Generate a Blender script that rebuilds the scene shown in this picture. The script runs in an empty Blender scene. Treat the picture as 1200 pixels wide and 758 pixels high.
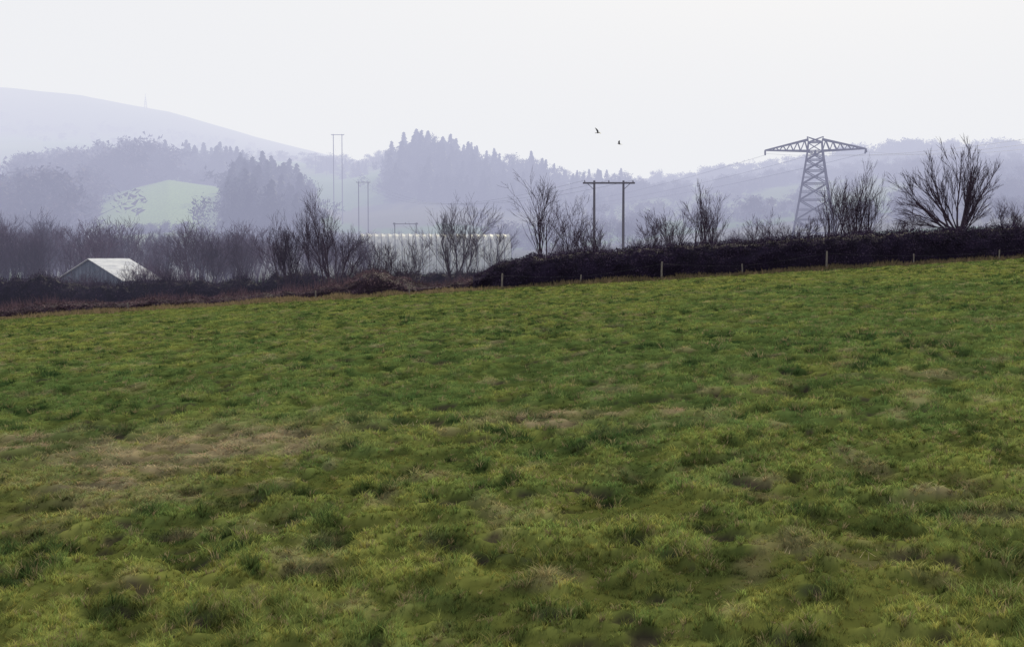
import bpy, math, random
import numpy as np
rng = np.random.default_rng(7)
random.seed(7)
scene = bpy.context.scene
CZ, F, HY = 2.2, 1448.0, 300.0
def P(px, py, Y):
    return np.array([(px-600)/F*Y, Y, CZ+(HY-py)/F*Y])

# ------------------------------------------------------------------ noise
def _h(xi, yi, s):
    h = (xi*374761393 + yi*668265263 + s*1442695041) & 0xffffffff
    h = ((h ^ (h >> 13))*1274126177) & 0xffffffff
    h = h ^ (h >> 16)
    return (h & 0xffffff)/float(0xffffff)
def vn(x, y, s=0):
    x = np.asarray(x, float); y = np.asarray(y, float)
    xf = np.floor(x); yf = np.floor(y)
    fx = x-xf; fy = y-yf
    xi = xf.astype(np.int64); yi = yf.astype(np.int64)
    fx = fx*fx*(3-2*fx); fy = fy*fy*(3-2*fy)
    a = _h(xi, yi, s); b = _h(xi+1, yi, s); c = _h(xi, yi+1, s); d = _h(xi+1, yi+1, s)
    return (a*(1-fx)+b*fx)*(1-fy)+(c*(1-fx)+d*fx)*fy
def fbm(x, y, s=0, o=3):
    t = 0; a = 0.5; n = 0
    x = np.asarray(x, float); y = np.asarray(y, float)
    for i in range(o):
        xr = x*math.cos(.6+i)-y*math.sin(.6+i); yr = x*math.sin(.6+i)+y*math.cos(.6+i)
        t = t+a*vn(xr*2**i+17.3*i, yr*2**i-9.1*i, s+i); n += a; a *= 0.5
    return t/n
def sst(a, b, x):
    t = np.clip((x-a)/(b-a), 0, 1); return t*t*(3-2*t)

# ------------------------------------------------------------------ terrain
TPX = np.array([-600,0,100,200,300,400,500,600,700,800,900,1000,1100,1200,1800], float)
TY = [85,130,200,300,450,600,770,950,1200,1650,2400]
T = [349-0.06*(TPX-600),
 [356,352,350,347,343,338,334,330,327,324,322,320,318,316,312],
 [340,338,337,334,330,325,320,318,314,312,308,305,302,300,295],
 [325,320,316,312,310,308,305,302,300,296,290,285,280,277,270],
 [300,285,280,272,285,292,290,288,284,275,268,262,257,252,240],
 [270,248,235,211,228,255,250,262,262,258,248,240,232,226,215],
 [240,215,212,205,208,215,190,206,225,228,218,208,200,195,190],
 [210,195,192,195,196,198,188,205,222,215,202,190,183,180,175],
 [170,168,170,176,185,192,197,206,215,212,205,198,190,185,180],
 [100,104,112,132,163,187,200,210,215,215,210,205,200,195,190],
 [150,160,170,190,210,230,240,245,245,245,240,235,230,225,220]]
T = np.array([np.array(r, float) for r in T])
LTY = np.log(np.array(TY, float))
def tuss(x, y):
    """0..1 tussock pattern of the grazed turf"""
    wx = x+.10*(vn(x*4,y*4,91)-.5); wy = y+.10*(vn(x*4,y*4,92)-.5)
    return .75*fbm(wx*4.4, wy*3.9, 611, 2)+.25*fbm(wx*1.6, wy*1.5, 613, 1)
def H(x, y, bumps=True):
    x = np.asarray(x, float); y = np.asarray(y, float)
    z1 = 0.06*np.clip(x,-200,200) + 0.0045*y
    if bumps:
        z1 = z1 + 0.10*(fbm(x*0.16, y*0.16, 3, 2)-0.5) + 0.06*(fbm(x*1.1, y*1.1, 5, 2)-0.5) + 0.075*(sst(.30,.70,tuss(x,y))-.5)
    yy = np.maximum(y, 60.0)
    px = x/yy*F+600
    ly = np.clip(np.log(yy), LTY[0], LTY[-1])
    k = np.clip(np.searchsorted(LTY, ly, side='right')-1, 0, len(TY)-2)
    t = (ly-LTY[k])/(LTY[k+1]-LTY[k])
    t = t*0.5+0.5*t*t*(3-2*t)
    rows = np.array([np.interp(px, TPX, T[i]) for i in range(len(TY))])
    idx = np.arange(px.size)
    r2 = rows.reshape(len(TY), -1); kf = np.ravel(k)
    py = r2[kf, idx]*(1-np.ravel(t)) + r2[kf+1, idx]*np.ravel(t)
    py = py.reshape(np.shape(px))
    z2 = CZ+(HY-py)/F*np.minimum(yy, 2400)
    z2 = z2 + (fbm(x*0.006, y*0.006, 31, 3)-0.5)*yy*0.012*sst(100, 400, yy)*(1-.5*sst(1000,1500,yy))
    b = sst(71, 84, y)
    return z1*(1-b)+z2*b
def Hs(x, y): return float(H(np.array([x]), np.array([y]))[0])
def ground_at(px, py):
    u = (px-600)/F
    Y = CZ/((py-HY)/F+0.06*u+0.0045)
    return u*Y, Y

# ------------------------------------------------------------------ field colouring
STRAW = [(215,522,150,22,1.0),(120,560,120,24,.9),(650,488,75,8,1.1),(805,489,28,6,.8),(320,527,70,9,.9),(1130,585,50,7,.6),(760,505,50,6,.45),(870,565,60,7,.4),(700,560,60,8,.3),(40,520,60,14,.8),(120,600,120,16,.5)]
MUD = [(295,588,22,5),(400,691,22,7),(1105,607,20,6),(975,706,20,6),(1172,658,26,6),(905,752,30,7),(560,656,24,4),(520,640,18,5),(620,655,20,4),(780,653,12,3),(240,662,20,4),
       (190,633,16,4),(740,634,16,3),(610,490,14,3),(690,525,10,2),(1050,610,14,3),(365,650,10,3),(860,567,14,3),(430,580,12,2),(1155,524,12,4),(940,608,20,4),(70,658,18,4),(30,690,18,4),(345,610,12,3),(1080,650,14,3),(230,740,32,9),(640,490,16,3),(370,527,16,3),
       (700,590,14,3),(480,560,12,3),(830,620,16,3),(1000,560,12,3),(1120,700,20,5),(640,720,22,5),(760,690,18,4),(130,720,20,5)]
def ellipse(x, y, lst, warp=0.5, k=1.0):
    out = np.zeros(np.shape(x))
    wx = x+(fbm(x*1.1, y*1.1, 77, 2)-0.5)*warp*1.6; wy = y+(fbm(x*1.1, y*1.1, 99, 2)-0.5)*warp*2.5
    for e in lst:
        cx, cy = ground_at(e[0], e[1])
        _, y2 = ground_at(e[0], e[1]-e[3]); _, y3 = ground_at(e[0], e[1]+e[3])
        rx = e[2]/F*cy*k; ry = (y2-y3)/2*k
        d = ((wx-cx)/rx)**2+((wy-cy)/ry)**2
        v = np.exp(-d*1.1)*(e[4] if len(e) > 4 else 1)
        out = np.maximum(out, v)
    return out
def field_masks(x, y):
    straw = ellipse(x, y, STRAW, 0.8)*(.45+1.0*sst(.35,.62,fbm(x*3.2,y*2.4,209,3)))
    straw = np.maximum(straw, 0.5*sst(0.64, 0.80, fbm(x*1.8+40, y*1.2, 201, 3)))
    mud = ellipse(x, y, MUD, 0.2)*(.6+.7*vn(x*9,y*9,71))
    mud = np.maximum(mud, sst(0.735, 0.79, fbm(x*3.6+9, y*3.0+4, 221, 2))*0.9)
    lush = sst(0.59, 0.72, fbm(x*3.2, y*2.3, 301, 2))*(.5+.5*sst(.35,.6,fbm(x*.25,y*.25,305,2)))
    lush = np.maximum(lush, np.clip(ellipse(x, y, MUD, 0.2, 1.7)*1.2, 0, 1))
    return straw, mud, lush
def field_color(x, y, straw, lush):
    big = fbm(x*0.10+3, y*0.07, 401, 3)
    med = fbm(x*1.5, y*1.0, 411, 3)
    yel = np.array([0.250,0.272,0.076]); grn = np.array([0.130,0.185,0.060]); dk = np.array([0.032,0.066,0.026])
    t = np.clip(0.50+(big-0.5)*1.4+(med-0.5)*1.6, 0, 1)
    band = np.exp(-((y-27+0.12*x)/7.0)**2)*0.25
    t = np.clip(t-band, 0, 1)[..., None]
    c = grn*(1-t)+yel*t
    c = c*(1-0.85*lush[..., None])+dk*0.85*lush[..., None]
    st = np.array([0.38,0.30,0.20])
    s = np.clip(straw, 0, 1)[..., None]
    return c*(1-s*0.85)+st*s*0.85

# ------------------------------------------------------------------ mesh utils
def make_mesh(name, V, faces, mat, col=None, smooth=False, parent=None):
    me = bpy.data.meshes.new(name)
    V = np.asarray(V, np.float32)
    if isinstance(faces, np.ndarray):
        n, k = faces.shape
        me.vertices.add(len(V)); me.vertices.foreach_set('co', V.ravel())
        me.loops.add(n*k); me.loops.foreach_set('vertex_index', faces.astype(np.int32).ravel())
        me.polygons.add(n)
        me.polygons.foreach_set('loop_start', np.arange(0, n*k, k, dtype=np.int32))
        me.polygons.foreach_set('loop_total', np.full(n, k, np.int32))
        me.update(calc_edges=True)
    else:
        me.from_pydata([tuple(map(float, v)) for v in V], [], faces); me.update()
    if col is not None:
        a = me.color_attributes.new('Col', 'FLOAT_COLOR', 'POINT')
        c = np.ones((len(V), 4), np.float32); c[:, :3] = col
        a.data.foreach_set('color', c.ravel())
    me.polygons.foreach_set('use_smooth', np.full(len(me.polygons), smooth))
    me.materials.append(mat)
    ob = bpy.data.objects.new(name, me)
    scene.collection.objects.link(ob)
    if parent: ob.parent = parent
    return ob

def nodes_mat(name):
    m = bpy.data.materials.new(name); m.use_nodes = True
    nt = m.node_tree; nt.nodes.clear()
    out = nt.nodes.new('ShaderNodeOutputMaterial')
    return m, nt, out
def N(nt, t, **kw):
    n = nt.nodes.new(t)
    for k, v in kw.items(): setattr(n, k, v)
    return n
def simple_mat(name, c1, c2, scale=3.0, rough=0.9, attr=False, transl=0.0, metallic=0.0, bump=0.0, stretch=(1,1,1), spec=.2):
    m, nt, out = nodes_mat(name); L = nt.links
    tc = N(nt, 'ShaderNodeTexCoord'); mp = N(nt, 'ShaderNodeMapping'); mp.inputs['Scale'].default_value = stretch
    L.new(tc.outputs['Object'], mp.inputs['Vector'])
    nz = N(nt, 'ShaderNodeTexNoise'); nz.inputs['Scale'].default_value = scale; nz.inputs['Detail'].default_value = 5
    L.new(mp.outputs[0], nz.inputs['Vector'])
    rp = N(nt, 'ShaderNodeValToRGB'); rp.color_ramp.elements[0].position = .32; rp.color_ramp.elements[1].position = .68
    rp.color_ramp.elements[0].color = (*c1, 1); rp.color_ramp.elements[1].color = (*c2, 1)
    L.new(nz.outputs['Fac'], rp.inputs['Fac'])
    col = rp.outputs['Color']
    if attr:
        at = N(nt, 'ShaderNodeAttribute'); at.attribute_name = 'Col'
        mx = N(nt, 'ShaderNodeMix', data_type='RGBA', blend_type='MULTIPLY'); mx.inputs[0].default_value = 1
        L.new(at.outputs['Color'], mx.inputs[6]); L.new(col, mx.inputs[7]); col = mx.outputs[2]
    b = N(nt, 'ShaderNodeBsdfPrincipled'); b.inputs['Roughness'].default_value = rough; b.inputs['Metallic'].default_value = metallic
    b.inputs['Specular IOR Level'].default_value = spec
    L.new(col, b.inputs['Base Color'])
    if bump:
        bp = N(nt, 'ShaderNodeBump'); bp.inputs['Strength'].default_value = bump; L.new(nz.outputs['Fac'], bp.inputs['Height']); L.new(bp.outputs[0], b.inputs['Normal'])
    sh = b.outputs[0]
    if transl > 0:
        tr = N(nt, 'ShaderNodeBsdfTranslucent'); L.new(col, tr.inputs['Color'])
        ms = N(nt, 'ShaderNodeMixShader'); ms.inputs[0].default_value = transl
        L.new(sh, ms.inputs[1]); L.new(tr.outputs[0], ms.inputs[2]); sh = ms.outputs[0]
    L.new(sh, out.inputs['Surface'])
    return m

M_ground = simple_mat('pasture_soil', (.70,.74,.76), (1.15,1.15,1.1), 1.3, 1.0, attr=True, bump=.4, spec=0)
M_grass = simple_mat('grass_blades', (.85,.88,.9), (1.12,1.1,1.1), .8, 1.0, attr=True, transl=.42, spec=0.0)
M_bark = simple_mat('winter_bark', (.038,.026,.050), (.085,.062,.092), 4, .95, bump=.3)
M_twig = simple_mat('twig_thicket', (.7,.7,.7), (1.2,1.2,1.2), .6, .95, attr=True)
M_hedge = simple_mat('hedge_foliage', (.6,.6,.6), (1.25,1.2,1.2), 1.2, .8, attr=True, transl=.1)
M_conifer = simple_mat('conifer_needles', (.6,.6,.6), (1.2,1.2,1.2), .1, .9, attr=True)
M_steel = simple_mat('galvanised_steel', (.03,.025,.045), (.06,.05,.08), 2, .8)
M_wood = simple_mat('weathered_pole_wood', (.05,.042,.05), (.10,.085,.09), 6, .9, stretch=(4,4,.4))
M_post = simple_mat('grey_fence_wood', (.11,.10,.10), (.24,.21,.19), 9, .9, stretch=(4,4,.4))
M_wire = simple_mat('wire', (.07,.07,.08), (.1,.1,.11), 2, .6)
M_roof = simple_mat('white_tin_roof', (.50,.51,.56), (.78,.78,.80), 2.2, .5, stretch=(1,.3,1))
M_wall = simple_mat('barn_wall_sheet', (.08,.10,.14), (.16,.18,.23), 1.5, .8, stretch=(3,3,.3))
M_dark = simple_mat('dark_opening', (.015,.015,.02), (.03,.03,.035), 2, .9)
M_poly = simple_mat('polythene_cover', (.44,.45,.50), (.76,.76,.78), 1.2, .5, transl=.4, stretch=(3,1,.4))
M_hoop = simple_mat('pale_steel_hoop', (.12,.12,.16), (.20,.20,.24), 2, .7)
M_feather = simple_mat('black_feathers', (.012,.012,.016), (.03,.03,.035), 20, .6)

# ------------------------------------------------------------------ ground sheet
def build_ground():
    ys = list(np.linspace(-60, 4, 34))
    y = 4.0
    while y < 90: y *= 1.0055; ys.append(y)
    while y < 7000: y *= 1.02; ys.append(y)
    ys = np.array(ys)
    s = np.concatenate([np.linspace(-1.9, -.53, 40), np.linspace(-.52, .52, 640), np.linspace(.53, 1.9, 40)])
    Yg, Sg = np.meshgrid(ys, s, indexing='ij')
    Xg = Sg*(np.abs(Yg)+18)
    x = Xg.ravel(); yv = Yg.ravel()
    z = H(x, yv)
    straw, mud, lush = field_masks(x, yv)
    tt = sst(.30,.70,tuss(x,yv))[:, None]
    c = field_color(x, yv, straw, lush)*(.30+.34*tt)  # shade of the gaps between tussocks is put into the turf colour
    soil = np.array([0.030,0.021,0.022])
    mm = np.clip(mud*0.9, 0, 1)[:, None]
    c = c*(1-mm)+soil*mm
    z = z-0.05*mud*(yv < 70)
    b = sst(69.5, 73, yv+(fbm(x*.4, yv*0, 71, 2)-.5)*3)[:, None]
    verge = np.array([0.10,0.075,0.07])+0.04*(vn(x*1.3, yv*1.3, 12)-.5)[:, None]
    ang = 0.35
    xr = x*math.cos(ang)+yv*math.sin(ang); yr = -x*math.sin(ang)+yv*math.cos(ang)
    cell = _h(np.floor((xr+25*vn(yr*.01,xr*.01,5))/140).astype(np.int64), np.floor(yr/105).astype(np.int64), 9)[:, None]
    farm = np.where(cell < .45, np.array([.08,.13,.045]), np.where(cell < .75, np.array([.10,.135,.055]), np.array([.085,.085,.06])))
    farm = farm*(0.7+0.6*fbm(x*.02, yv*.02, 61, 3)[:, None])
    g = np.exp(-(((x/np.maximum(yv,60)*F+600)-200)/95)**4-((yv-530)/115)**2)[:, None]
    farm = farm*(1-g)+np.array([.20,.28,.12])*g
    hill = sst(1150, 1350, yv)[:, None]
    farm = farm*(1-hill*.8)+np.array([.035,.037,.037])*hill*.8
    bb = sst(95, 180, yv)[:, None]
    out = verge*(1-bb)+farm*bb
    c = c*(1-b)+out*b
    V = np.stack([x, yv, z], 1)
    r, k = len(ys), len(s)
    i = np.arange(r*k).reshape(r, k)
    Fq = np.stack([i[:-1, :-1], i[:-1, 1:], i[1:, 1:], i[1:, :-1]], -1).reshape(-1, 4)
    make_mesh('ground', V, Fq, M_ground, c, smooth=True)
build_ground()

# ------------------------------------------------------------------ grass
def sample_band(y0, y1, dens):
    w = lambda y: 2*(0.445*y+1.6)
    area = (w(y0)+w(y1))/2*(y1-y0)
    n = int(area*dens*w(y1)/((w(y0)+w(y1))/2))
    y = rng.uniform(y0, y1, n); keep = rng.uniform(0, 1, n) < w(y)/w(y1); y = y[keep]
    x = rng.uniform(-1, 1, len(y))*w(y)/2
    return x, y
def build_grass():
    Vs, Fs, Cs = [], [], []; off = 0
    bands = [(4.6,9,520,12,.0044,.020,5,1.),(9,14,380,10,.0062,.024,5,1.),(14,24,165,9,.010,.034,3,1.),(24,42,70,8,.016,.05,3,1.0),(42,72,36,6,.026,.08,3,1.0)]
    for (y0, y1, td, bn, wd, sp, nv, hs) in bands:
        tx, ty = sample_band(y0, y1, td)
        straw, mud, lush = field_masks(tx, ty)
        tt = tuss(tx, ty); ts = sst(.34, .66, tt)
        keep = rng.uniform(0, 1, len(tx)) > mud*1.25-0.1
        keep &= rng.uniform(0, 1, len(tx)) < .52+.48*ts
        tx, ty, straw, lush, ts = tx[keep], ty[keep], straw[keep], lush[keep], ts[keep]
        n = len(tx)
        col = field_color(tx, ty, straw*(rng.uniform(0, 1, n) < 0.8), lush)
        col = col*(rng.uniform(.50, 1.40, n)*(.56+.62*ts))[:, None]  # tufts darkened in the gaps, lightened on tussock tops: shading in the colour
        col[:, 0] *= rng.uniform(.8, 1.2, n)
        dead = rng.uniform(0, 1, n) < 0.08
        col[dead] = np.array([.32,.26,.15])*rng.uniform(.6, 1.1, dead.sum())[:, None]
        th = (0.018+0.028*ts+0.042*lush)*rng.uniform(.6, 1.4, n)*(1-0.3*straw)*hs
        ti = np.repeat(np.arange(n), bn); m = len(ti)
        a = rng.uniform(0, 2*np.pi, m); rr = np.abs(rng.normal(0, 1, m))*sp*(0.8+0.3*lush[ti])
        bx = tx[ti]+np.cos(a)*rr; by = ty[ti]+np.sin(a)*rr
        h = th[ti]*rng.uniform(.5, 1.35, m)
        la = a+rng.normal(0, .7, m); lean = h*rng.uniform(.2, 1.2, m)*(1+1.4*straw[ti])
        w = wd*rng.uniform(.6, 1.4, m)
        fa = rng.uniform(0, 2*np.pi, m)
        bz = H(bx, by)-.006
        if nv==3: h = h*1.1
        B = np.stack([bx, by, bz], 1)
        W = np.stack([np.cos(fa)*w*.5, np.sin(fa)*w*.5, 0*w], 1)
        Ld = np.stack([np.cos(la)*lean, np.sin(la)*lean, 0*w], 1)
        U = np.stack([0*w, 0*w, h], 1)
        tip = B+Ld+U
        cc = col[ti]*rng.uniform(.75, 1.25, m)[:, None]
        if nv == 5:
            mid = B+Ld*.3+U*.6
            V = np.stack([B-W, B+W, mid-W*.8, mid+W*.8, tip], 1).reshape(-1, 3)
            o = off+np.arange(m)*5
            Fa = np.concatenate([np.stack([o, o+1, o+3], 1), np.stack([o, o+3, o+2], 1), np.stack([o+2, o+3, o+4], 1)])
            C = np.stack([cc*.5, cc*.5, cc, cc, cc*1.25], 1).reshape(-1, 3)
        else:
            V = np.stack([B-W, B+W, tip], 1).reshape(-1, 3)
            o = off+np.arange(m)*3
            Fa = np.stack([o, o+1, o+2], 1)
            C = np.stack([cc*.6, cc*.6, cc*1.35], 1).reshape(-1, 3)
        off += len(V); Vs.append(V); Fs.append(Fa); Cs.append(C)
    V = np.concatenate(Vs); Fa = np.concatenate(Fs); C = np.concatenate(Cs)
    print('grass tris', len(Fa))
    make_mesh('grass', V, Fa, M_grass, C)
build_grass()
def dead_stalks():
    x, y = sample_band(7, 32, 3.0)
    straw, mud, lush = field_masks(x, y)
    k = rng.uniform(0, 1, len(x)) < .03+straw*1.1; x, y = x[k], y[k]
    n = len(x); ti = np.repeat(np.arange(n), 6); m = len(ti)
    bx = x[ti]+rng.normal(0, .12, m); by = y[ti]+rng.normal(0, .12, m); bz = H(bx, by)
    h = rng.uniform(.02, .07, m); a = rng.uniform(0, 6.3, m); ln = h*rng.uniform(.3, 2.0, m); w = .002+.00014*by
    B = np.stack([bx, by, bz], 1); W = np.stack([w, 0*w, 0*w], 1)
    V = np.stack([B-W, B+W, B+np.stack([np.cos(a)*ln, np.sin(a)*ln, h], 1)], 1).reshape(-1, 3)
    c = np.array([.42,.35,.24])*rng.uniform(.6, 1.15, m)[:, None]
    make_mesh('dead_grass_stalks', V, np.arange(3*m).reshape(-1, 3), M_grass, np.repeat(c, 3, 0))
dead_stalks()

# ------------------------------------------------------------------ branching trees
def norm(v): return v/ (np.linalg.norm(v)+1e-9)
class Tubes:
    def __init__(s): s.V=[]; s.F=[]; s.n=0
    def tube(s, pts, rad, sides):
        pts = np.asarray(pts); k = len(pts)
        d = norm(pts[-1]-pts[0]); a = np.array([0,0,1.]) if abs(d[2]) < .9 else np.array([1.,0,0])
        e1 = norm(np.cross(d, a)); e2 = np.cross(d, e1)
        th = np.arange(sides)*2*np.pi/sides
        ring = np.cos(th)[:, None]*e1+np.sin(th)[:, None]*e2
        V = pts[:, None, :]+np.asarray(rad)[:, None, None]*ring[None]
        s.V.append(V.reshape(-1, 3))
        i = s.n+np.arange(k*sides).reshape(k, sides); j = np.roll(i, -1, 1)
        s.F.append(np.stack([i[:-1], j[:-1], j[1:], i[1:]], -1).reshape(-1, 4))
        s.n += k*sides
    def arrays(s): return np.concatenate(s.V), np.concatenate(s.F)
def branch(T, p, d, L, r, depth, o, R):
    k = 5 if depth >= o['lev']-1 else (4 if depth > 0 else 3)
    pts = [p]; dd = d
    for i in range(k-1):
        dd = norm(dd+R.normal(0, o['wig'], 3)+np.array([0, 0, o['up']]))
        pts.append(pts[-1]+dd*L/(k-1))
    rmin = o['rmin']
    r1 = max(r*(0.4 if depth else 0.3), rmin*0.6)
    rad = np.linspace(r, r1, k)
    T.tube(pts, rad, 6 if depth >= o['lev']-1 else (4 if depth > 1 else 3))
    if depth == 0: return
    nch = o['ch'][o['lev']-depth] if o['lev']-depth < len(o['ch']) else 4
    for c in range(nch):
        t = R.uniform(o['t0'] if depth == o['lev'] else .15, 1.0)
        f = t*(k-1); i = min(int(f), k-2); q = pts[i]+(pts[i+1]-pts[i])*(f-i)
        bd = norm(pts[i+1]-pts[i])
        side = norm(np.cross(bd, R.normal(0, 1, 3)))
        sp = o['spread']*R.uniform(.6, 1.3)
        nd = norm(bd*math.cos(sp)+side*math.sin(sp))
        rr = max((r+(r1-r)*t)*R.uniform(.35, .6), rmin)
        branch(T, q, nd, L*R.uniform(.4, .72)*(1.15-t*.45), rr, depth-1, o, R)
def tree_arrays(seed, height, stems=1, lev=3, spread=.55, up=.12, wig=.12, fan=.25, r0=None, rmin=.012, ch=(7,6,5,4), t0=.3, short=1.0, dirs=None):
    R = np.random.default_rng(seed); T = Tubes()
    o = dict(lev=lev, spread=spread, up=up, wig=wig, rmin=rmin, ch=ch, t0=t0)
    r0 = r0 or height*.012
    for s in range(stems):
        a = R.uniform(0, 2*np.pi); f = fan*R.uniform(.2, 1.2) if stems > 1 else .04
        d = norm(np.array([math.cos(a)*f, math.sin(a)*f, 1]))
        if dirs is not None: d = norm(np.array(dirs[s], float)); a = math.atan2(d[1], d[0])
        base = np.array([math.cos(a), math.sin(a), 0])*(.18*stems**.5*.6 if stems > 1 else 0)+np.array([0, 0, -.3])
        branch(T, base, d, height*R.uniform(.68, .88)*short, r0*R.uniform(.7, 1.1), lev, o, R)
    V, Fq = T.arrays()
    zmax = np.percentile(V[:, 2], 99.7)
    V = V*(height/zmax)
    return V, Fq
def place_tree(name, px, Y, top, seed, **kw):
    x = (px-600)/F*Y; z = Hs(x, Y)
    h = CZ+(HY-top)/F*Y-z
    V, Fq = tree_arrays(seed, h, **kw)
    ob = make_mesh(name, V, Fq, M_bark)
    ob.location = (x, Y, z-.05)
    return ob
C3 = (9,7,5); C4 = (8,6,4)
place_tree('bare_tree', 390, 92, 226, 11, stems=7, spread=.44, up=.08, ch=C3, rmin=.0095, dirs=[(-.50,0,1),(-.28,.2,1),(-.08,-.1,1),(.1,.1,1),(.30,-.1,1),(.54,.1,1),(0,.3,1)])
place_tree('bare_tree', 336, 95, 252, 12, stems=5, fan=.22, spread=.4, up=.14, ch=C3, rmin=.009)
place_tree('bare_tree', 532, 95, 231, 13, stems=5, spread=.48, up=.10, ch=C3, rmin=.0095, dirs=[(-.3,0,1),(-.12,.2,1),(.02,-.1,1),(.16,.1,1),(.3,-.1,1)])
place_tree('bare_tree', 574, 98, 262, 14, stems=3, fan=.3, spread=.5, ch=C4, rmin=.009)
place_tree('bare_tree', 636, 84, 200, 36, stems=3, spread=.5, up=.07, wig=.11, ch=(7,5,4), rmin=.010, r0=.10, dirs=[(-.16,.1,1),(.06,-.1,1),(.24,.1,1)], t0=.35)
place_tree('bare_tree', 668, 86, 228, 16, stems=3, spread=.45, ch=C4, rmin=.009, dirs=[(-.15,.1,1),(.02,-.1,1),(.2,.1,1)])
place_tree('bare_tree', 712, 82, 256, 17, stems=4, fan=.4, spread=.5, ch=C4, rmin=.009)
place_tree('bare_tree', 765, 84, 250, 18, stems=5, fan=.4, spread=.5, ch=C4, rmin=.009)
place_tree('bare_tree', 800, 86, 234, 19, stems=4, fan=.3, spread=.5, ch=C4, rmin=.009)
place_tree('bare_tree', 828, 86, 215, 20, stems=4, fan=.25, spread=.42, ch=C4, rmin=.009)
place_tree('bare_tree', 880, 84, 256, 21, stems=3, fan=.4, spread=.5, ch=C4, rmin=.009)
place_tree('bare_tree', 925, 84, 248, 22, stems=4, fan=.4, spread=.5, ch=C4, rmin=.009)
place_tree('bare_tree', 972, 84, 208, 23, stems=4, fan=.2, spread=.35, up=.14, ch=(8,6,3), rmin=.009)
place_tree('bare_tree', 1003, 85, 190, 24, stems=6, fan=.22, spread=.35, up=.14, ch=(9,6,4), rmin=.009)
place_tree('bare_tree', 1052, 85, 240, 25, stems=4, fan=.45, spread=.5, ch=C4, rmin=.009)
place_tree('bare_tree', 1194, 84, 234, 26, stems=4, fan=.45, spread=.5, ch=C4, rmin=.009)
place_tree('bare_tree', 466, 90, 278, 27, stems=6, fan=.7, spread=.5, ch=C4, rmin=.009)
place_tree('bare_tree', 432, 90, 288, 28, stems=5, fan=.6, spread=.5, ch=C4, rmin=.009)
def pollard():
    Y = 80; px = 1122; x = (px-600)/F*Y; z = Hs(x, Y); R = np.random.default_rng(79); T = Tubes()
    s = Y/F
    T.tube([np.array([0,0,-.4]), np.array([0.02,0,.9]), np.array([0,0,2.0]), np.array([.03,0,2.7])], [.36,.28,.28,.14], 9)
    o = dict(lev=3, spread=.32, up=.06, wig=.07, rmin=.0095, ch=(7,5,4), t0=.2)
    o2 = dict(o); o2['up'] = .02
    mains = [(-1,.52,92,.09),(-1,.80,80,.085),(-1,.30,62,.05),(-.75,.95,74,.07),(-.42,1,78,.07),(-.22,1,84,.08),(-.05,1,88,.07),(.12,1,92,.08),(.28,1,90,.07),(.45,1,86,.075),(.65,.9,74,.065),(.95,.75,56,.05),(.3,.9,66,.05),(-.5,.9,56,.05),(.05,1,70,.06)]
    for i, (dx, dz, L, r) in enumerate(mains):
        p = np.array([R.uniform(-.1,.1), R.uniform(-.15,.15), R.uniform(1.4, 2.3)])
        branch(T, p, norm(np.array([dx, R.uniform(-.4,.4), dz])), L*s*.90, r, 3, o2 if i < 3 else o, R)
    V, Fq = T.arrays()
    ob = make_mesh('pollarded_tree', V, Fq, M_bark); ob.location = (x, Y, z)
pollard()

# ------------------------------------------------------------------ masses
templates = [tree_arrays(100+i, 8, stems=3+i % 3, fan=.45, spread=.55, up=.10, ch=(8,5,3), lev=3, rmin=.016) for i in range(5)]
ltemps = [tree_arrays(150+i, 8, stems=3+i % 2, fan=.4, spread=.6, up=.08, ch=(8,5,2), lev=2+(i%2), rmin=.03, r0=.1) for i in range(5)]
def merge(name, items, mat, tint=None):
    Vs, Fs, Cs = [], [], []; off = 0
    for V, Fq, x, y, z, s, r, c in items:
        cr, sr = math.cos(r), math.sin(r)
        W = np.stack([V[:, 0]*cr-V[:, 1]*sr, V[:, 0]*sr+V[:, 1]*cr, V[:, 2]], 1)*s+np.array([x, y, z])
        Vs.append(W); Fs.append(Fq+off); off += len(V)
        Cs.append(np.tile(np.asarray(c, float), (len(V), 1)) if np.ndim(c) == 1 else c)
    return make_mesh(name, np.concatenate(Vs), np.concatenate(Fs), mat, np.concatenate(Cs))
def scat(px0, px1, y0, y1, n, h0, h1):
    px = rng.uniform(px0, px1, n); Y = rng.uniform(y0, y1, n); x = (px-600)/F*Y
    return x, Y, H(x, Y), rng.uniform(h0, h1, n)
items = []
for a in [(-120,60,150,210,36,8.0,11.5),(-60,50,130,170,16,6.5,9),(60,200,150,210,20,6.5,9.5),(200,310,150,210,20,6,9.0),(-60,130,125,145,10,6.5,9),(150,310,118,140,14,4.5,7.8),(50,112,102,114,9,2.6,4.0),(150,230,102,116,7,2.8,4.6),(300,440,140,200,16,5,7),(-300,-100,130,180,14,7,9),
          (600,760,120,160,10,3.5,5),(740,960,110,150,16,3.5,5.5),(960,1260,110,150,14,3.5,5)]:
    for x, y, z, h in zip(*scat(*a)):
        V, Fq = templates[rng.integers(5)]
        c = np.array([.078,.052,.082])*rng.uniform(.6, 1.5)
        items.append((V, Fq, x, y, z, h/8, rng.uniform(0, 6.3), c))
merge('winter_thicket', items, M_twig)

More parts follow.
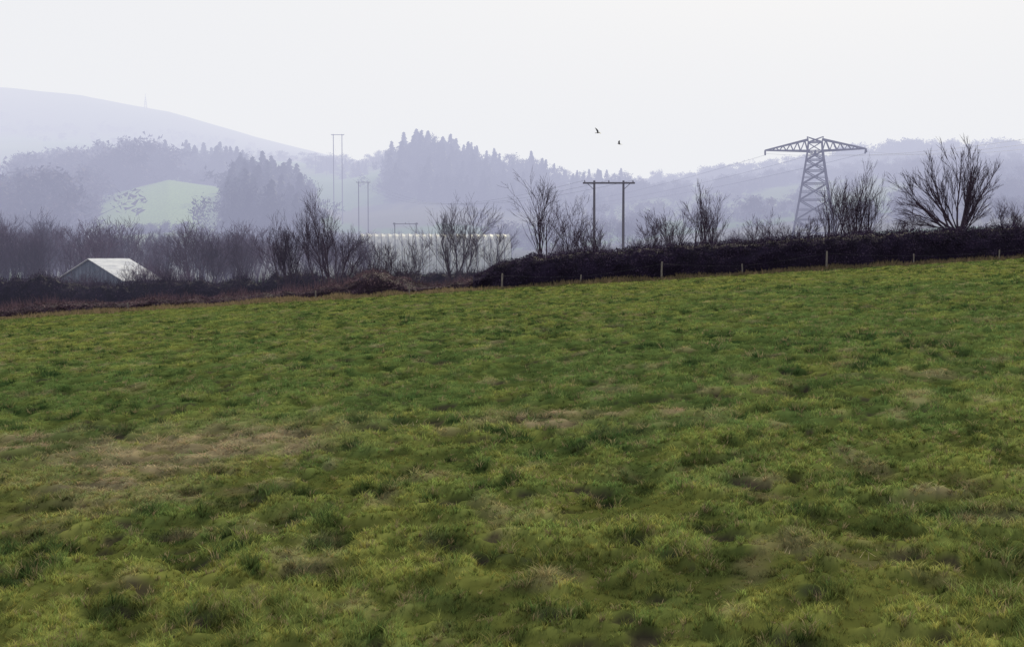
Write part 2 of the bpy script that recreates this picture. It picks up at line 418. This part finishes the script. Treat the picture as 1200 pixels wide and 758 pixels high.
def broad_template(seed, n=900):
    R = np.random.default_rng(seed)
    nb = 13; cs = np.stack([R.normal(0, .20, nb), R.normal(0, .20, nb), R.uniform(.14, .84, nb)], 1); cs[:, :2] *= (1.15-np.abs(cs[:, 2:]-.5)); rs = R.uniform(.10, .20, nb)
    k = R.integers(0, nb, n); d = R.normal(0, 1, (n, 3)); d /= np.linalg.norm(d, axis=1)[:, None]
    c = cs[k]+d*(rs[k]*R.uniform(.3, 1.0, n))[:, None]
    a = R.normal(0, .030, (n, 3)); b = R.normal(0, .030, (n, 3)); a[:, 2] += .02
    V = np.stack([c, c+a, c+b], 1).reshape(-1, 3)
    tr = [[-.018,0,-.1],[.018,0,-.1],[0,0,.6],[0,-.018,-.1],[0,.018,-.1],[0,0,.6]]
    for q in cs: tr += [[-.008,0,.1],[.008,0,.12],list(q)]
    V = np.concatenate([V, np.array(tr)])
    return V, np.arange(len(V)).reshape(-1, 3)
def conifer_template(seed):
    R = np.random.default_rng(seed); Vs = []
    slim = R.uniform(.20, .32); lean = R.normal(0, .02, 2)
    for t in np.linspace(.06, .98, 20):
        rad = (slim*(1-t)**.75+.012)*R.uniform(.75, 1.15)
        nb = 8
        for j in range(nb):
            a = R.uniform(0, 2*np.pi); L = rad*R.uniform(.5, 1.25)
            dirv = np.array([math.cos(a), math.sin(a), 0]); sd = np.array([-math.sin(a), math.cos(a), 0])
            p = np.array([lean[0]*t, lean[1]*t, t+R.uniform(-.02, .02)])
            Vs += [p+np.array([0,0,.03]), p+dirv*L-np.array([0,0,L*.25])+sd*.045, p+dirv*L*.8-np.array([0,0,L*.4+.03])-sd*.05]
    Vs += [np.array([-.012,0,-.05]), np.array([.012,0,-.05]), np.array([0,0,1.02]), np.array([0,-.012,-.05]), np.array([0,.012,-.05]), np.array([0,0,1.02])]
    V = np.array(Vs); return V, np.arange(len(V)).reshape(-1, 3)
bt = [broad_template(i) for i in range(8)]
ct = [conifer_template(i) for i in range(10)]
items = []
for a in [(196,290,700,780,80,12,22),(268,322,440,600,70,14,26),(318,370,440,600,60,13,24),(270,305,440,520,14,20,27),(452,560,640,800,170,10,21),(470,530,700,790,60,15,25),(540,640,640,790,130,9,18),(630,740,620,780,90,7,14),(290,345,640,750,25,10,17),(372,430,800,900,14,7,11)]:
    for x, y, z, h in zip(*scat(*a)):
        V, Fq = ct[rng.integers(10)]
        if rng.uniform() < .4:
            V, Fq = bt[rng.integers(8)]; h *= .88
        items.append((V*np.array([1.1,1.1,1.]), Fq, x, y, z-1.0, h, rng.uniform(0, 6.3), np.array([.028,.036,.036])*rng.uniform(.6, 1.4)))
merge('conifer_wood', items, M_conifer)
items = []; litems = []
def hedgerow(px0, Y0, px1, Y1, n, h0, h1):
    t = rng.uniform(0, 1, n); Y = Y0+(Y1-Y0)*t+rng.normal(0, 4, n); px = px0+(px1-px0)*t
    x = (px-600)/F*Y
    return x, Y, H(x, Y), rng.uniform(h0, h1, n)
groups = [scat(-80,70,440,540,60,15,27), scat(60,112,490,570,18,12,19), scat(20,190,600,740,110,14,26), scat(-300,-80,450,700,50,12,20), scat(60,130,330,400,10,8,11), scat(-60,60,300,380,20,10,15),
  scat(110,420,300,380,46,5,8.5), scat(380,600,330,430,44,5,9), scat(560,760,400,560,40,7,12), scat(740,960,480,620,46,7,12), scat(940,1260,380,480,50,6,10),
  hedgerow(720,690,960,750,46,7,12), hedgerow(900,820,1260,740,70,7,13), hedgerow(760,940,1000,930,80,8,14), hedgerow(980,935,1260,935,120,9,17), hedgerow(900,960,1260,960,70,7,11),
  hedgerow(820,620,1000,850,40,6,10), hedgerow(1040,520,1240,560,50,7,11), hedgerow(1060,640,1150,900,26,6,11), hedgerow(760,840,1240,660,90,7,11), scat(1060,1260,600,760,70,8,14),
  hedgerow(360,900,470,880,24,6,11), hedgerow(300,1050,470,940,24,7,11),
  hedgerow(120,450,262,460,24,4,6), hedgerow(120,630,270,650,30,6,10),
  scat(-100,320,1150,1400,50,6,10), hedgerow(0,1300,300,1400,40,5,8), scat(640,1250,650,920,110,6,12), scat(-300,-20,900,1150,40,10,16), scat(1250,1700,500,900,80,8,14)]
for g in groups:
    for x, y, z, h in zip(*g):
        c = np.array([.050,.042,.054])*rng.uniform(.6, 1.4); r = rng.uniform(0, 6.3)
        if y < 430:
            V, Fq = ltemps[rng.integers(5)]; litems.append((V, Fq, x, y, z-.5, h/8, r, c)); continue
        V, Fq = bt[rng.integers(8)]
        items.append((V*np.array([rng.uniform(1.0,1.7),1.3,1]), Fq, x, y, z-1.6, h*1.08, r, c))
merge('distant_trees', items, M_conifer)
merge('bare_woodland', litems, M_twig)

# ------------------------------------------------------------------ hedge + scrub
def leafy(pos, size, colr, n_dir, R, long=1.0):
    m = len(pos)
    a = R.normal(0, 1, (m, 3)); a /= np.linalg.norm(a, axis=1)[:, None]
    b = R.normal(0, 1, (m, 3)); b /= np.linalg.norm(b, axis=1)[:, None]
    a = a*(1-n_dir)+np.array([0,0,1])*n_dir
    s = size[:, None]
    V = np.stack([pos-b*s*.5/long**.5, pos+b*s*.5/long**.5, pos+a*s*long], 1).reshape(-1, 3)
    C = np.repeat(colr, 3, 0)
    return V, C
def hedge_obj(name, pxs, tops, Y0, depth, nleaf, ntwig, c1, c2, lsize=(.05,.12), twl=(.15,.5), slump=.25):
    R = np.random.default_rng(len(name)*13)
    x0 = (pxs[0]-600)/F*Y0; x1 = (pxs[-1]-600)/F*Y0
    def topz(x): return CZ+(HY-np.interp(x/Y0*F+600, pxs, tops))/F*Y0
    nx = int((x1-x0)/.18); na = 15
    xs = np.linspace(x0, x1, nx); th = np.linspace(0, np.pi, na)
    X, A = np.meshgrid(xs, th, indexing='ij')
    zb = H(X, np.full(X.shape, float(Y0))).reshape(X.shape)
    hgt = np.maximum(topz(X)-zb, .12)
    prof = np.sin(A)**.55
    nn = 1+(fbm(X*.9, A*1.6, 7, 3)-.5)*.5
    Yc = Y0-np.cos(A)*depth*nn*(1.0+.1*np.sin(X*.7))
    Zg = H(X, Yc).reshape(X.shape)
    Z = Zg-.1+hgt*.9*prof*(1+(fbm(X*1.3, A*1.5, 17, 3)-.5)*slump)
    V = np.stack([X, Yc, Z], -1).reshape(-1, 3)
    i = np.arange(nx*na).reshape(nx, na)
    Fq = np.stack([i[:-1,:-1], i[1:,:-1], i[1:,1:], i[:-1,1:]], -1).reshape(-1, 4)
    tri = np.concatenate([Fq[:, [0,1,2]], Fq[:, [0,2,3]]])
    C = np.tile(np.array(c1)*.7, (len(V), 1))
    fx = R.uniform(x0, x1, nleaf); fa = np.clip(R.beta(1.1, 1.6, nleaf), .02, .98)*np.pi
    def shell(fx, fa, k):
        zb = H(fx, np.full(len(fx), float(Y0))); hg = np.maximum(topz(fx)-zb, .12)
        nn = 1+(fbm(fx*.9, fa*1.6, 7, 3)-.5)*.5
        yc = Y0-np.cos(fa)*depth*nn*(1.0+.1*np.sin(fx*.7))*k
        zz = H(fx, yc)-.1+hg*.9*np.sin(fa)**.55*(1+(fbm(fx*1.3, fa*1.5, 17, 3)-.5)*slump)*k
        return np.stack([fx, yc, zz], 1)
    p = shell(fx, fa, R.uniform(.95, 1.12, nleaf))
    t = np.clip(fbm(fx*1.7, fa*4+p[:,2], 23, 3)*1.6-.3+R.normal(0, .2, nleaf), 0, 1)[:, None]
    col = np.array(c1)*(1-t)+np.array(c2)*t
    V2, C2 = leafy(p, R.uniform(*lsize, nleaf), col, .15, R)
    fx = R.uniform(x0, x1, ntwig); fa = R.uniform(.25, .75, ntwig)*np.pi
    p = shell(fx, fa, R.uniform(.9, 1.05, ntwig))
    col = np.tile((np.array(c1)+np.array(c2))*.5, (ntwig, 1))*R.uniform(.6, 1.5, ntwig)[:, None]
    m = ntwig; a = R.normal(0, .35, (m, 3)); a[:, 2] = 1; L = R.uniform(*twl, m)*(.4+1.2*vn(fx*.6, fx*0, 5))
    b = np.stack([np.ones(m), np.zeros(m), np.zeros(m)], 1)*.012
    V3 = np.stack([p-b, p+b, p+a*L[:, None]], 1).reshape(-1, 3); C3_ = np.repeat(col, 3, 0)
    Vall = np.concatenate([V, V2, V3]); n1 = len(V); n2 = n1+len(V2)
    Fall = np.concatenate([tri, n1+np.arange(len(V2)).reshape(-1, 3), n2+np.arange(len(V3)).reshape(-1, 3)])
    make_mesh(name, Vall, Fall, M_hedge, np.concatenate([C, C2, C3_]))
hedge_obj('hedge', [555,590,620,660,700,760,800,850,900,960,1030,1100,1200,1500],
          [322,303,297,294,291,287,284,281,277,271,268,266,262,250], 73.2, 1.5, 60000, 5000, (.016,.009,.034), (.062,.044,.085))
hedge_obj('bramble_scrub', [-500,-200,0,60,120,200,260,310,360,400,415,440,470,490,520,560,600],
          [385,372,358,352,352,348,346,342,338,332,321,315,322,331,333,323,316], 75.0, 2.2, 46000, 7000, (.045,.026,.050), (.19,.13,.15), slump=.7)
hedge_obj('overgrown_hedge', [-500,-100,0,40,80,130,180,240,300,340,400,430,480,540,600,680],
          [345,332,327,320,331,330,327,325,327,318,322,318,318,319,314,310], 100.0, 1.6, 34000, 7000, (.015,.009,.028), (.06,.042,.072), lsize=(.07,.16), twl=(.4,1.1), slump=.6)

def verge_grass():
    n = 26000; x = rng.uniform(-45, 45, n); y = rng.normal(71.5, .8, n)
    z = H(x, y); h = rng.uniform(.08, .34, n)*(.4+vn(x*.7, y*.7, 3)); w = rng.uniform(.015, .04, n)
    a = rng.normal(0, .5, n)*h; t = rng.uniform(0, 1, n)[:, None]
    col = np.array([.26,.19,.13])*t+np.array([.11,.10,.05])*(1-t)
    V = np.stack([np.stack([x-w, y, z], 1), np.stack([x+w, y, z], 1), np.stack([x+a, y+rng.normal(0,.05,n), z+h], 1)], 1).reshape(-1, 3)
    make_mesh('dead_verge_grass', V, np.arange(3*n).reshape(-1, 3), M_grass, np.repeat(col, 3, 0))
verge_grass()

# ------------------------------------------------------------------ structures
def struts(segs, sides=4):
    T = Tubes()
    for p, q, r in segs: T.tube([np.array(p, float), np.array(q, float)], [r, r], sides)
    return T.arrays()
def pylon():
    Y = 300; s = Y/F
    x = (953-600)/F*Y; zb = Hs(x, Y)
    zt = CZ+(HY-163)*s - zb; zarm = CZ+(HY-178)*s - zb; zu = CZ+(HY-168)*s-zb
    zl = [0, 5.5, 9.5, 12.8, 15.4, 17.6, 19.4]
    zl = [z*zarm/zl[-1] for z in zl]; zl[-1] = zarm
    hw = lambda z: 5.6+(1.75-5.6)*(z/zarm)**.9
    S = []
    def corner(z, i, w=None):
        w = hw(z) if w is None else w
        return (w*(-1 if i in (0,3) else 1), w*(-1 if i in (0,1) else 1), z)
    K = 1.25
    for k in range(len(zl)-1):
        a, b = zl[k], zl[k+1]
        for i in range(4):
            j = (i+1) % 4
            S.append((corner(a, i), corner(b, i), .17*K))
            S.append((corner(a, i), corner(b, j), .10*K)); S.append((corner(a, j), corner(b, i), .10*K))
            S.append((corner(b, i), corner(b, j), .09*K))
            m1 = (np.array(corner(a,i))+np.array(corner(b,i)))/2; m2 = (np.array(corner(a,j))+np.array(corner(b,j)))/2
            S.append((m1, m2, .06*K))
    for i in range(4):
        j = (i+1) % 4
        S.append((corner(zarm, i), corner(zu, i, 1.6), .15*K)); S.append((corner(zarm, i), corner(zu, j, 1.6), .09*K)); S.append((corner(zu, i, 1.6), corner(zu, j, 1.6), .1*K))
    for sx in (-1, 1):
        tp = (sx*1.9, 0, zt+.3)
        for i in range(4): S.append((corner(zu, i, 1.6), tp, .09*K))
    for sx in (-1, 1):
        tip = np.array([sx*11.8, 0, zarm+.35])
        for sy in (-1, 1):
            lo = np.array([sx*1.75, sy*1.75, zarm]); hi = np.array([sx*1.6, sy*1.6, zt-.35])
            S.append((lo, tip, .14*K)); S.append((hi, tip, .14*K))
            n = 6
            for k in range(n):
                p = lo+(tip-lo)*k/n; q = hi+(tip-hi)*(k+.5)/n; p2 = lo+(tip-lo)*(k+1)/n
                S.append((p, q, .08*K)); S.append((q, p2, .08*K))
        for k in range(1, 6):
            a_ = np.array([sx*1.75, -1.75, zarm]); b_ = np.array([sx*1.75, 1.75, zarm])
            S.append((a_+(tip-a_)*k/6, b_+(tip-b_)*k/6, .06*K))
    V, Fq = struts(S)
    root = bpy.data.objects.new('electricity_pylon', None); scene.collection.objects.link(root)
    root.location = (x, Y, zb); root.rotation_euler = (0, 0, math.radians(-12))
    make_mesh('lattice_tower', V, Fq, M_steel, parent=root)
    I = Tubes()
    for xx in (-11.8, 0.0, 11.8):
        for dy in (-1, 1):
            n = 9; p0 = np.array([xx, dy*(1.9 if xx == 0 else .1), zarm+.3 if xx else zarm]); p1 = p0+np.array([0, dy*2.2, -.9])
            for k in range(n):
                a_ = p0+(p1-p0)*k/n; b_ = p0+(p1-p0)*(k+.75)/n
                I.tube([a_, (a_+b_)/2, b_], [.05, .22, .06], 6)
    V, Fq = I.arrays(); make_mesh('insulators', V, Fq, M_steel, parent=root)
    return root, zarm, zt, x, Y, zb
pyl, zarm, zt, pxx, pyy, pzz = pylon()
def wire_pts(a, b, sag, n=24):
    t = np.linspace(0, 1, n)[:, None]
    p = np.asarray(a)*(1-t)+np.asarray(b)*t; p[:, 2] -= (4*sag*t*(1-t))[:, 0]
    return p
WT = Tubes()
rz = math.radians(-12)
for xx in (-11.8, 0, 11.8):
    for dy in (-1, 1):
        a = np.array([pxx+xx*math.cos(rz)-dy*2.2*math.sin(rz), pyy+xx*math.sin(rz)+dy*2.2*math.cos(rz), pzz+zarm-.6])
        if dy < 0: b = P(1420+xx*3, 128, 190)
        else: b = P(560+xx*1.2, 245, 640)
        WT.tube(wire_pts(a, b, 5 if dy > 0 else 3), [.034 if dy > 0 else .024]*24, 3)
V, Fq = WT.arrays(); make_mesh('power_lines', V, Fq, M_wire)

def hpole(px1, px2, top, base, Y, r=.15, over=1.25, name='twin_power_pole', brace=True):
    x1, x2 = (px1-600)/F*Y, (px2-600)/F*Y; xm = (x1+x2)/2; z = Hs(xm, Y); zt = CZ+(HY-top)/F*Y-z
    w = (x2-x1)/2; T = Tubes()
    for sx in (-1, 1): T.tube([np.array([sx*w, 0, -.5]), np.array([sx*w, 0, zt*.5]), np.array([sx*w, 0, zt+.15])], [r*1.1, r, r*.8], 8)
    aw = w*(1+over*.6)
    for dy in (-r*1.1, r*1.1): T.tube([np.array([-aw, dy, zt-.1]), np.array([aw, dy, zt-.1])], [r*.6, r*.6], 4)
    for sx in (-1, 1): T.tube([np.array([sx*w, r, zt-.8]), np.array([sx*(w+.6*(aw-w)), r, zt-.15])], [.03, .03], 4)
    for xx in (-aw*.93, 0, aw*.93):
        T.tube([np.array([xx, 0, zt-.1]), np.array([xx, 0, zt+.05]), np.array([xx, 0, zt+.2])], [.04, .07, .03], 6)
    V, Fq = T.arrays(); ob = make_mesh(name, V, Fq, M_wood); ob.location = (xm, Y, z)
    return ob
hpole(696, 730, 214, 284, 130, r=.14, over=1.3)
hpole(392, 402, 159, 198, 560, r=.20, over=.9)
hpole(421, 432, 214, 262, 380, r=.14, over=.9)
hpole(463, 488, 262, 276, 250, r=.10, over=.3)
hpole(371, 384, 184, 200, 850, r=.25, over=.5)
WT = Tubes()
for k, off in enumerate((-1, 0, 1)):
    a = P(713+off*28, 212, 130); b = P(427+off*9, 213, 380); WT.tube(wire_pts(a, b, 4.5), [.012]*24, 3)
    c = P(397+off*8, 158, 560); WT.tube(wire_pts(b, c, 4), [.02]*24, 3)
V, Fq = WT.arrays(); make_mesh('overhead_wires', V, Fq, M_wire)

def mast():
    Y = 1640; x = (174-600)/F*Y; z = Hs(x, Y); S = []
    for k in range(5):
        a, b = k*3, (k+1)*3
        w = lambda q: 1.6*(1-q/17)
        for i in range(4):
            c = lambda q, i: (w(q)*(-1 if i in (0,3) else 1), w(q)*(-1 if i in (0,1) else 1), q)
            S.append((c(a,i), c(b,i), .22)); S.append((c(a,i), c(b,(i+1)%4), .15))
    S.append(((0,0,13),(0,0,19),.25))
    V, Fq = struts(S); ob = make_mesh('radio_mast', V, Fq, M_steel); ob.location = (x, Y, z)
mast()

def fence():
    root = bpy.data.objects.new('post_and_wire_fence', None); scene.collection.objects.link(root)
    T = Tubes(); tops = []; Yf = 71.0
    for px, h in [(-60,.5),(150,.5),(370,.5),(480,.55),(588,.85),(680,.5),(775,1.0),(870,.6),(968,1.05),(1070,.6),(1170,.6),(1270,.9)]:
        x = (px-600)/F*Yf; z = Hs(x, Yf); lx = rng.normal(0, .03)
        r = .04 if h < .8 else .055
        T.tube([np.array([x, Yf, z-.3]), np.array([x+lx*.5, Yf, z+h*.5]), np.array([x+lx, Yf, z+h]), np.array([x+lx, Yf, z+h+.03])], [r, r, r*.95, r*.3], 7)
        tops.append(np.array([x+lx, Yf-.07, z+h]))
    V, Fq = T.arrays(); make_mesh('posts', V, Fq, M_post, parent=root)
    W = Tubes()
    for k in range(len(tops)-1):
        for dz in (-.1,): W.tube(wire_pts(tops[k]+[0,0,dz], tops[k+1]+[0,0,dz], .05, 6), [.003]*6, 3)
    V, Fq = W.arrays(); make_mesh('wires', V, Fq, M_wire, parent=root)
fence()

def barn():
    root = bpy.data.objects.new('white_roofed_barn', None); scene.collection.objects.link(root)
    Y = 122; s = Y/F
    x = (106-600)*s; z = Hs(x, Y)
    hw, ln = 3.9, 5.6; we = CZ+(HY-327)*s-z; ri = CZ+(HY-303)*s-z
    V = [(-hw,0,-.5),(hw,0,-.5),(hw,0,we),(0,0,ri-.06),(-hw,0,we),(-hw,ln,-.5),(hw,ln,-.5),(hw,ln,we),(0,ln,ri-.06),(-hw,ln,we)]
    make_mesh('walls', V, [(0,1,2,3,4),(6,5,9,8,7),(1,6,7,2),(5,0,4,9)], M_wall, parent=root)
    def roofside(sx, nm):
        n = 40; ys = np.linspace(-.3, ln+.3, n*2+1); VV = []; FF = []
        for i, yy in enumerate(ys):
            dz = .03*(i % 2)
            VV += [(sx*-0.02, yy, ri+dz), (sx*(hw+.35), yy, we-.22+dz+.08), (sx*-0.02, yy, ri+dz-.05), (sx*(hw+.35), yy, we-.22+dz+.03)]
        for i in range(len(ys)-1):
            a = i*4; FF += [(a, a+1, a+5, a+4), (a+2, a+6, a+7, a+3), (a+1, a+3, a+7, a+5)]
        FF += [(0,2,3,1), (len(VV)-4, len(VV)-3, len(VV)-1, len(VV)-2)]
        make_mesh(nm, VV, FF, M_roof, parent=root)
    roofside(-1, 'roof_west'); roofside(1, 'roof_east')
    make_mesh('door', [(-1.4,-.05,-.3),(1.4,-.05,-.3),(1.4,-.05,we*.85),(-1.4,-.05,we*.85)], [(0,1,2,3)], M_dark, parent=root)
    root.location = (x, Y, z); root.rotation_euler = (0, 0, math.radians(-22))
barn()

def polytunnel():
    root = bpy.data.objects.new('polytunnel', None); scene.collection.objects.link(root)
    Y = 190; s = Y/F
    xa, xb = (424-600)*s, (597-600)*s; L = xb-xa; xm = (xa+xb)/2; z = Hs(xm, Y)
    top = CZ+(HY-274)*s-z; R_ = 4.0; na = 16; nb = 45
    VV = []
    for i in range(nb):
        sag = 1-.02*(i % 2)
        for j in range(na+1):
            a = math.pi*j/na
            VV.append((-L/2+L*i/(nb-1), -math.cos(a)*R_*sag, max(math.sin(a), 0)**.8*top*sag))
    i = np.arange(nb*(na+1)).reshape(nb, na+1)
    Fq = np.stack([i[:-1,:-1], i[1:,:-1], i[1:,1:], i[:-1,1:]], -1).reshape(-1, 4)
    make_mesh('cover', np.array(VV), Fq, M_poly, smooth=False, parent=root)
    T = Tubes()
    for k in range(0, nb, 2):
        xx = -L/2+L*k/(nb-1)
        pts = [np.array([xx, -math.cos(math.pi*j/na)*(R_+.03), max(math.sin(math.pi*j/na),0)**.8*(top+.03)]) for j in range(na+1)]
        T.tube(pts, [.045]*(na+1), 4)
    V, Fq = T.arrays(); make_mesh('hoops', V, Fq, M_hoop, parent=root)
    for sx, nm in ((-1,'end_wall_west'),(1,'end_wall_east')):
        vv = [(sx*(L/2-.02), -math.cos(math.pi*j/na)*R_*.98, max(math.sin(math.pi*j/na),0)**.8*top*.98) for j in range(na+1)]
        make_mesh(nm, vv, [tuple(range(na+1))], M_poly, parent=root)
    root.location = (xm, Y, z); root.rotation_euler = (0, 0, math.radians(6))
polytunnel()

def bird(px, py, Y, yaw, roll, wing_up, sc=1.0):
    V = []; Fc = []
    prof = [(-.20,.004,0),(-.15,.028,0),(-.05,.05,0),(.05,.055,.0),(.12,.04,.012),(.16,.032,.022),(.19,.03,.024),(.215,.014,.02),(.25,.003,.012)]
    n = 8
    for X, r, zc in prof:
        for j in range(n):
            a = 2*math.pi*j/n; V.append((X, math.cos(a)*r, zc+math.sin(a)*r*.9))
    for i in range(len(prof)-1):
        for j in range(n):
            Fc.append((i*n+j, i*n+(j+1) % n, (i+1)*n+(j+1) % n, (i+1)*n+j))
    b = len(V); V += [(-.14,-.02,.0),(-.14,.02,.0),(-.32,.06,-.005),(-.33,0,-.006),(-.32,-.06,-.005),(-.14,0,.012)]
    Fc += [(b+1,b+2,b+3,b+5),(b,b+5,b+3,b+4)]
    for s in (-1, 1):
        b = len(V)
        st = [(0.0,.09,-.07),(.16,.13,-.09),(.30,.08,-.10),(.40,.02,-.11),(.48,-.05,-.12)]
        for k, (sp, le, te) in enumerate(st):
            zz = math.sin(wing_up)*sp*(1-.25*sp/.48); yy = .03+math.cos(wing_up)*sp
            V += [(le, s*yy, zz+.02), ((le+te)/2, s*yy, zz+.03), (te, s*yy, zz+.015)]
        for k in range(len(st)-1):
            o = b+k*3; Fc += [(o,o+3,o+4,o+1),(o+1,o+4,o+5,o+2)]
        o = len(V); yt = .03+math.cos(wing_up)*.48; zt_ = math.sin(wing_up)*.36+.02
        for q in range(4):
            X = -.03-q*.03; V += [(X+.015, s*(yt-.02), zt_), (X-.015, s*(yt-.02), zt_), (X-.03-q*.02, s*(yt+.09-q*.02), zt_+.02)]
            Fc.append((o+q*3, o+q*3+1, o+q*3+2))
    ob = make_mesh('crow', np.array(V)*sc, Fc, M_feather, smooth=True)
    ob.location = P(px, py, Y); ob.rotation_euler = (roll, math.radians(-8), yaw)
bird(700, 157, 80, math.radians(35), math.radians(40), math.radians(35), .70)
bird(725, 170, 85, math.radians(-160), math.radians(-30), math.radians(30), .66)

# ------------------------------------------------------------------ mist
bpy.ops.mesh.primitive_cube_add(size=1); mist = bpy.context.object; mist.name = 'mist'
mist.scale = (14000, 6800, 370); mist.location = (0, 86+3400, 70)
m, nt, out = nodes_mat('valley_mist')
ab = N(nt, 'ShaderNodeVolumeAbsorption'); em = N(nt, 'ShaderNodeEmission'); ad = N(nt, 'ShaderNodeAddShader')
sig = np.array([.00112,.00116,.00165]); Lh = np.array([.86,.87,.905])
dn = .002
ab.inputs['Color'].default_value = (*(1-sig/dn), 1); ab.inputs['Density'].default_value = dn
E = sig*Lh; em.inputs['Color'].default_value = (*(E/E.max()), 1); em.inputs['Strength'].default_value = float(E.max())  # haze brightness is emitted by the volume in place of scattered light
nt.links.new(ab.outputs[0], ad.inputs[0]); nt.links.new(em.outputs[0], ad.inputs[1]); nt.links.new(ad.outputs[0], out.inputs['Volume'])
mist.data.materials.append(m)

# ------------------------------------------------------------------ world / sun / camera
w = bpy.data.worlds.new('World'); scene.world = w; w.use_nodes = True
nt = w.node_tree; nt.nodes.clear()
sky = nt.nodes.new('ShaderNodeTexSky'); sky.sky_type = 'NISHITA'; sky.sun_disc = False
EL, AZ = math.radians(34), math.radians(14)
sky.sun_elevation = EL; sky.sun_rotation = AZ; sky.dust_density = 6; sky.air_density = 1.0; sky.ozone_density = 1
mul = nt.nodes.new('ShaderNodeMix'); mul.data_type = 'RGBA'; mul.blend_type = 'MIX'; mul.inputs[0].default_value = .9
mul.inputs[7].default_value = (9.0, 9.05, 9.1, 1)
bg = nt.nodes.new('ShaderNodeBackground'); bg.inputs['Strength'].default_value = .1
wo = nt.nodes.new('ShaderNodeOutputWorld')
nt.links.new(sky.outputs[0], mul.inputs[6]); nt.links.new(mul.outputs[2], bg.inputs['Color']); nt.links.new(bg.outputs[0], wo.inputs['Surface'])
sd = bpy.data.lights.new('sun', 'SUN'); sd.energy = 4.8; sd.angle = math.radians(1.5); sd.color = (1, .94, .82)
so = bpy.data.objects.new('sun', sd); scene.collection.objects.link(so)
from mathutils import Vector
dirv = Vector((math.sin(AZ)*math.cos(EL), math.cos(AZ)*math.cos(EL), math.sin(EL)))
so.rotation_euler = (-dirv).to_track_quat('-Z', 'Y').to_euler(); so.location = dirv*60

cd = bpy.data.cameras.new('camera'); cam = bpy.data.objects.new('camera', cd); scene.collection.objects.link(cam)
cd.sensor_width = 36; cd.lens = 36*F/1200; cd.clip_end = 12000; cd.clip_start = .1
cam.location = (0, 0, CZ); cam.rotation_euler = (math.radians(90)-math.atan(79/F), 0, 0)
scene.camera = cam
scene.view_settings.view_transform = 'Standard'; scene.view_settings.look = 'None'; scene.view_settings.exposure = 0
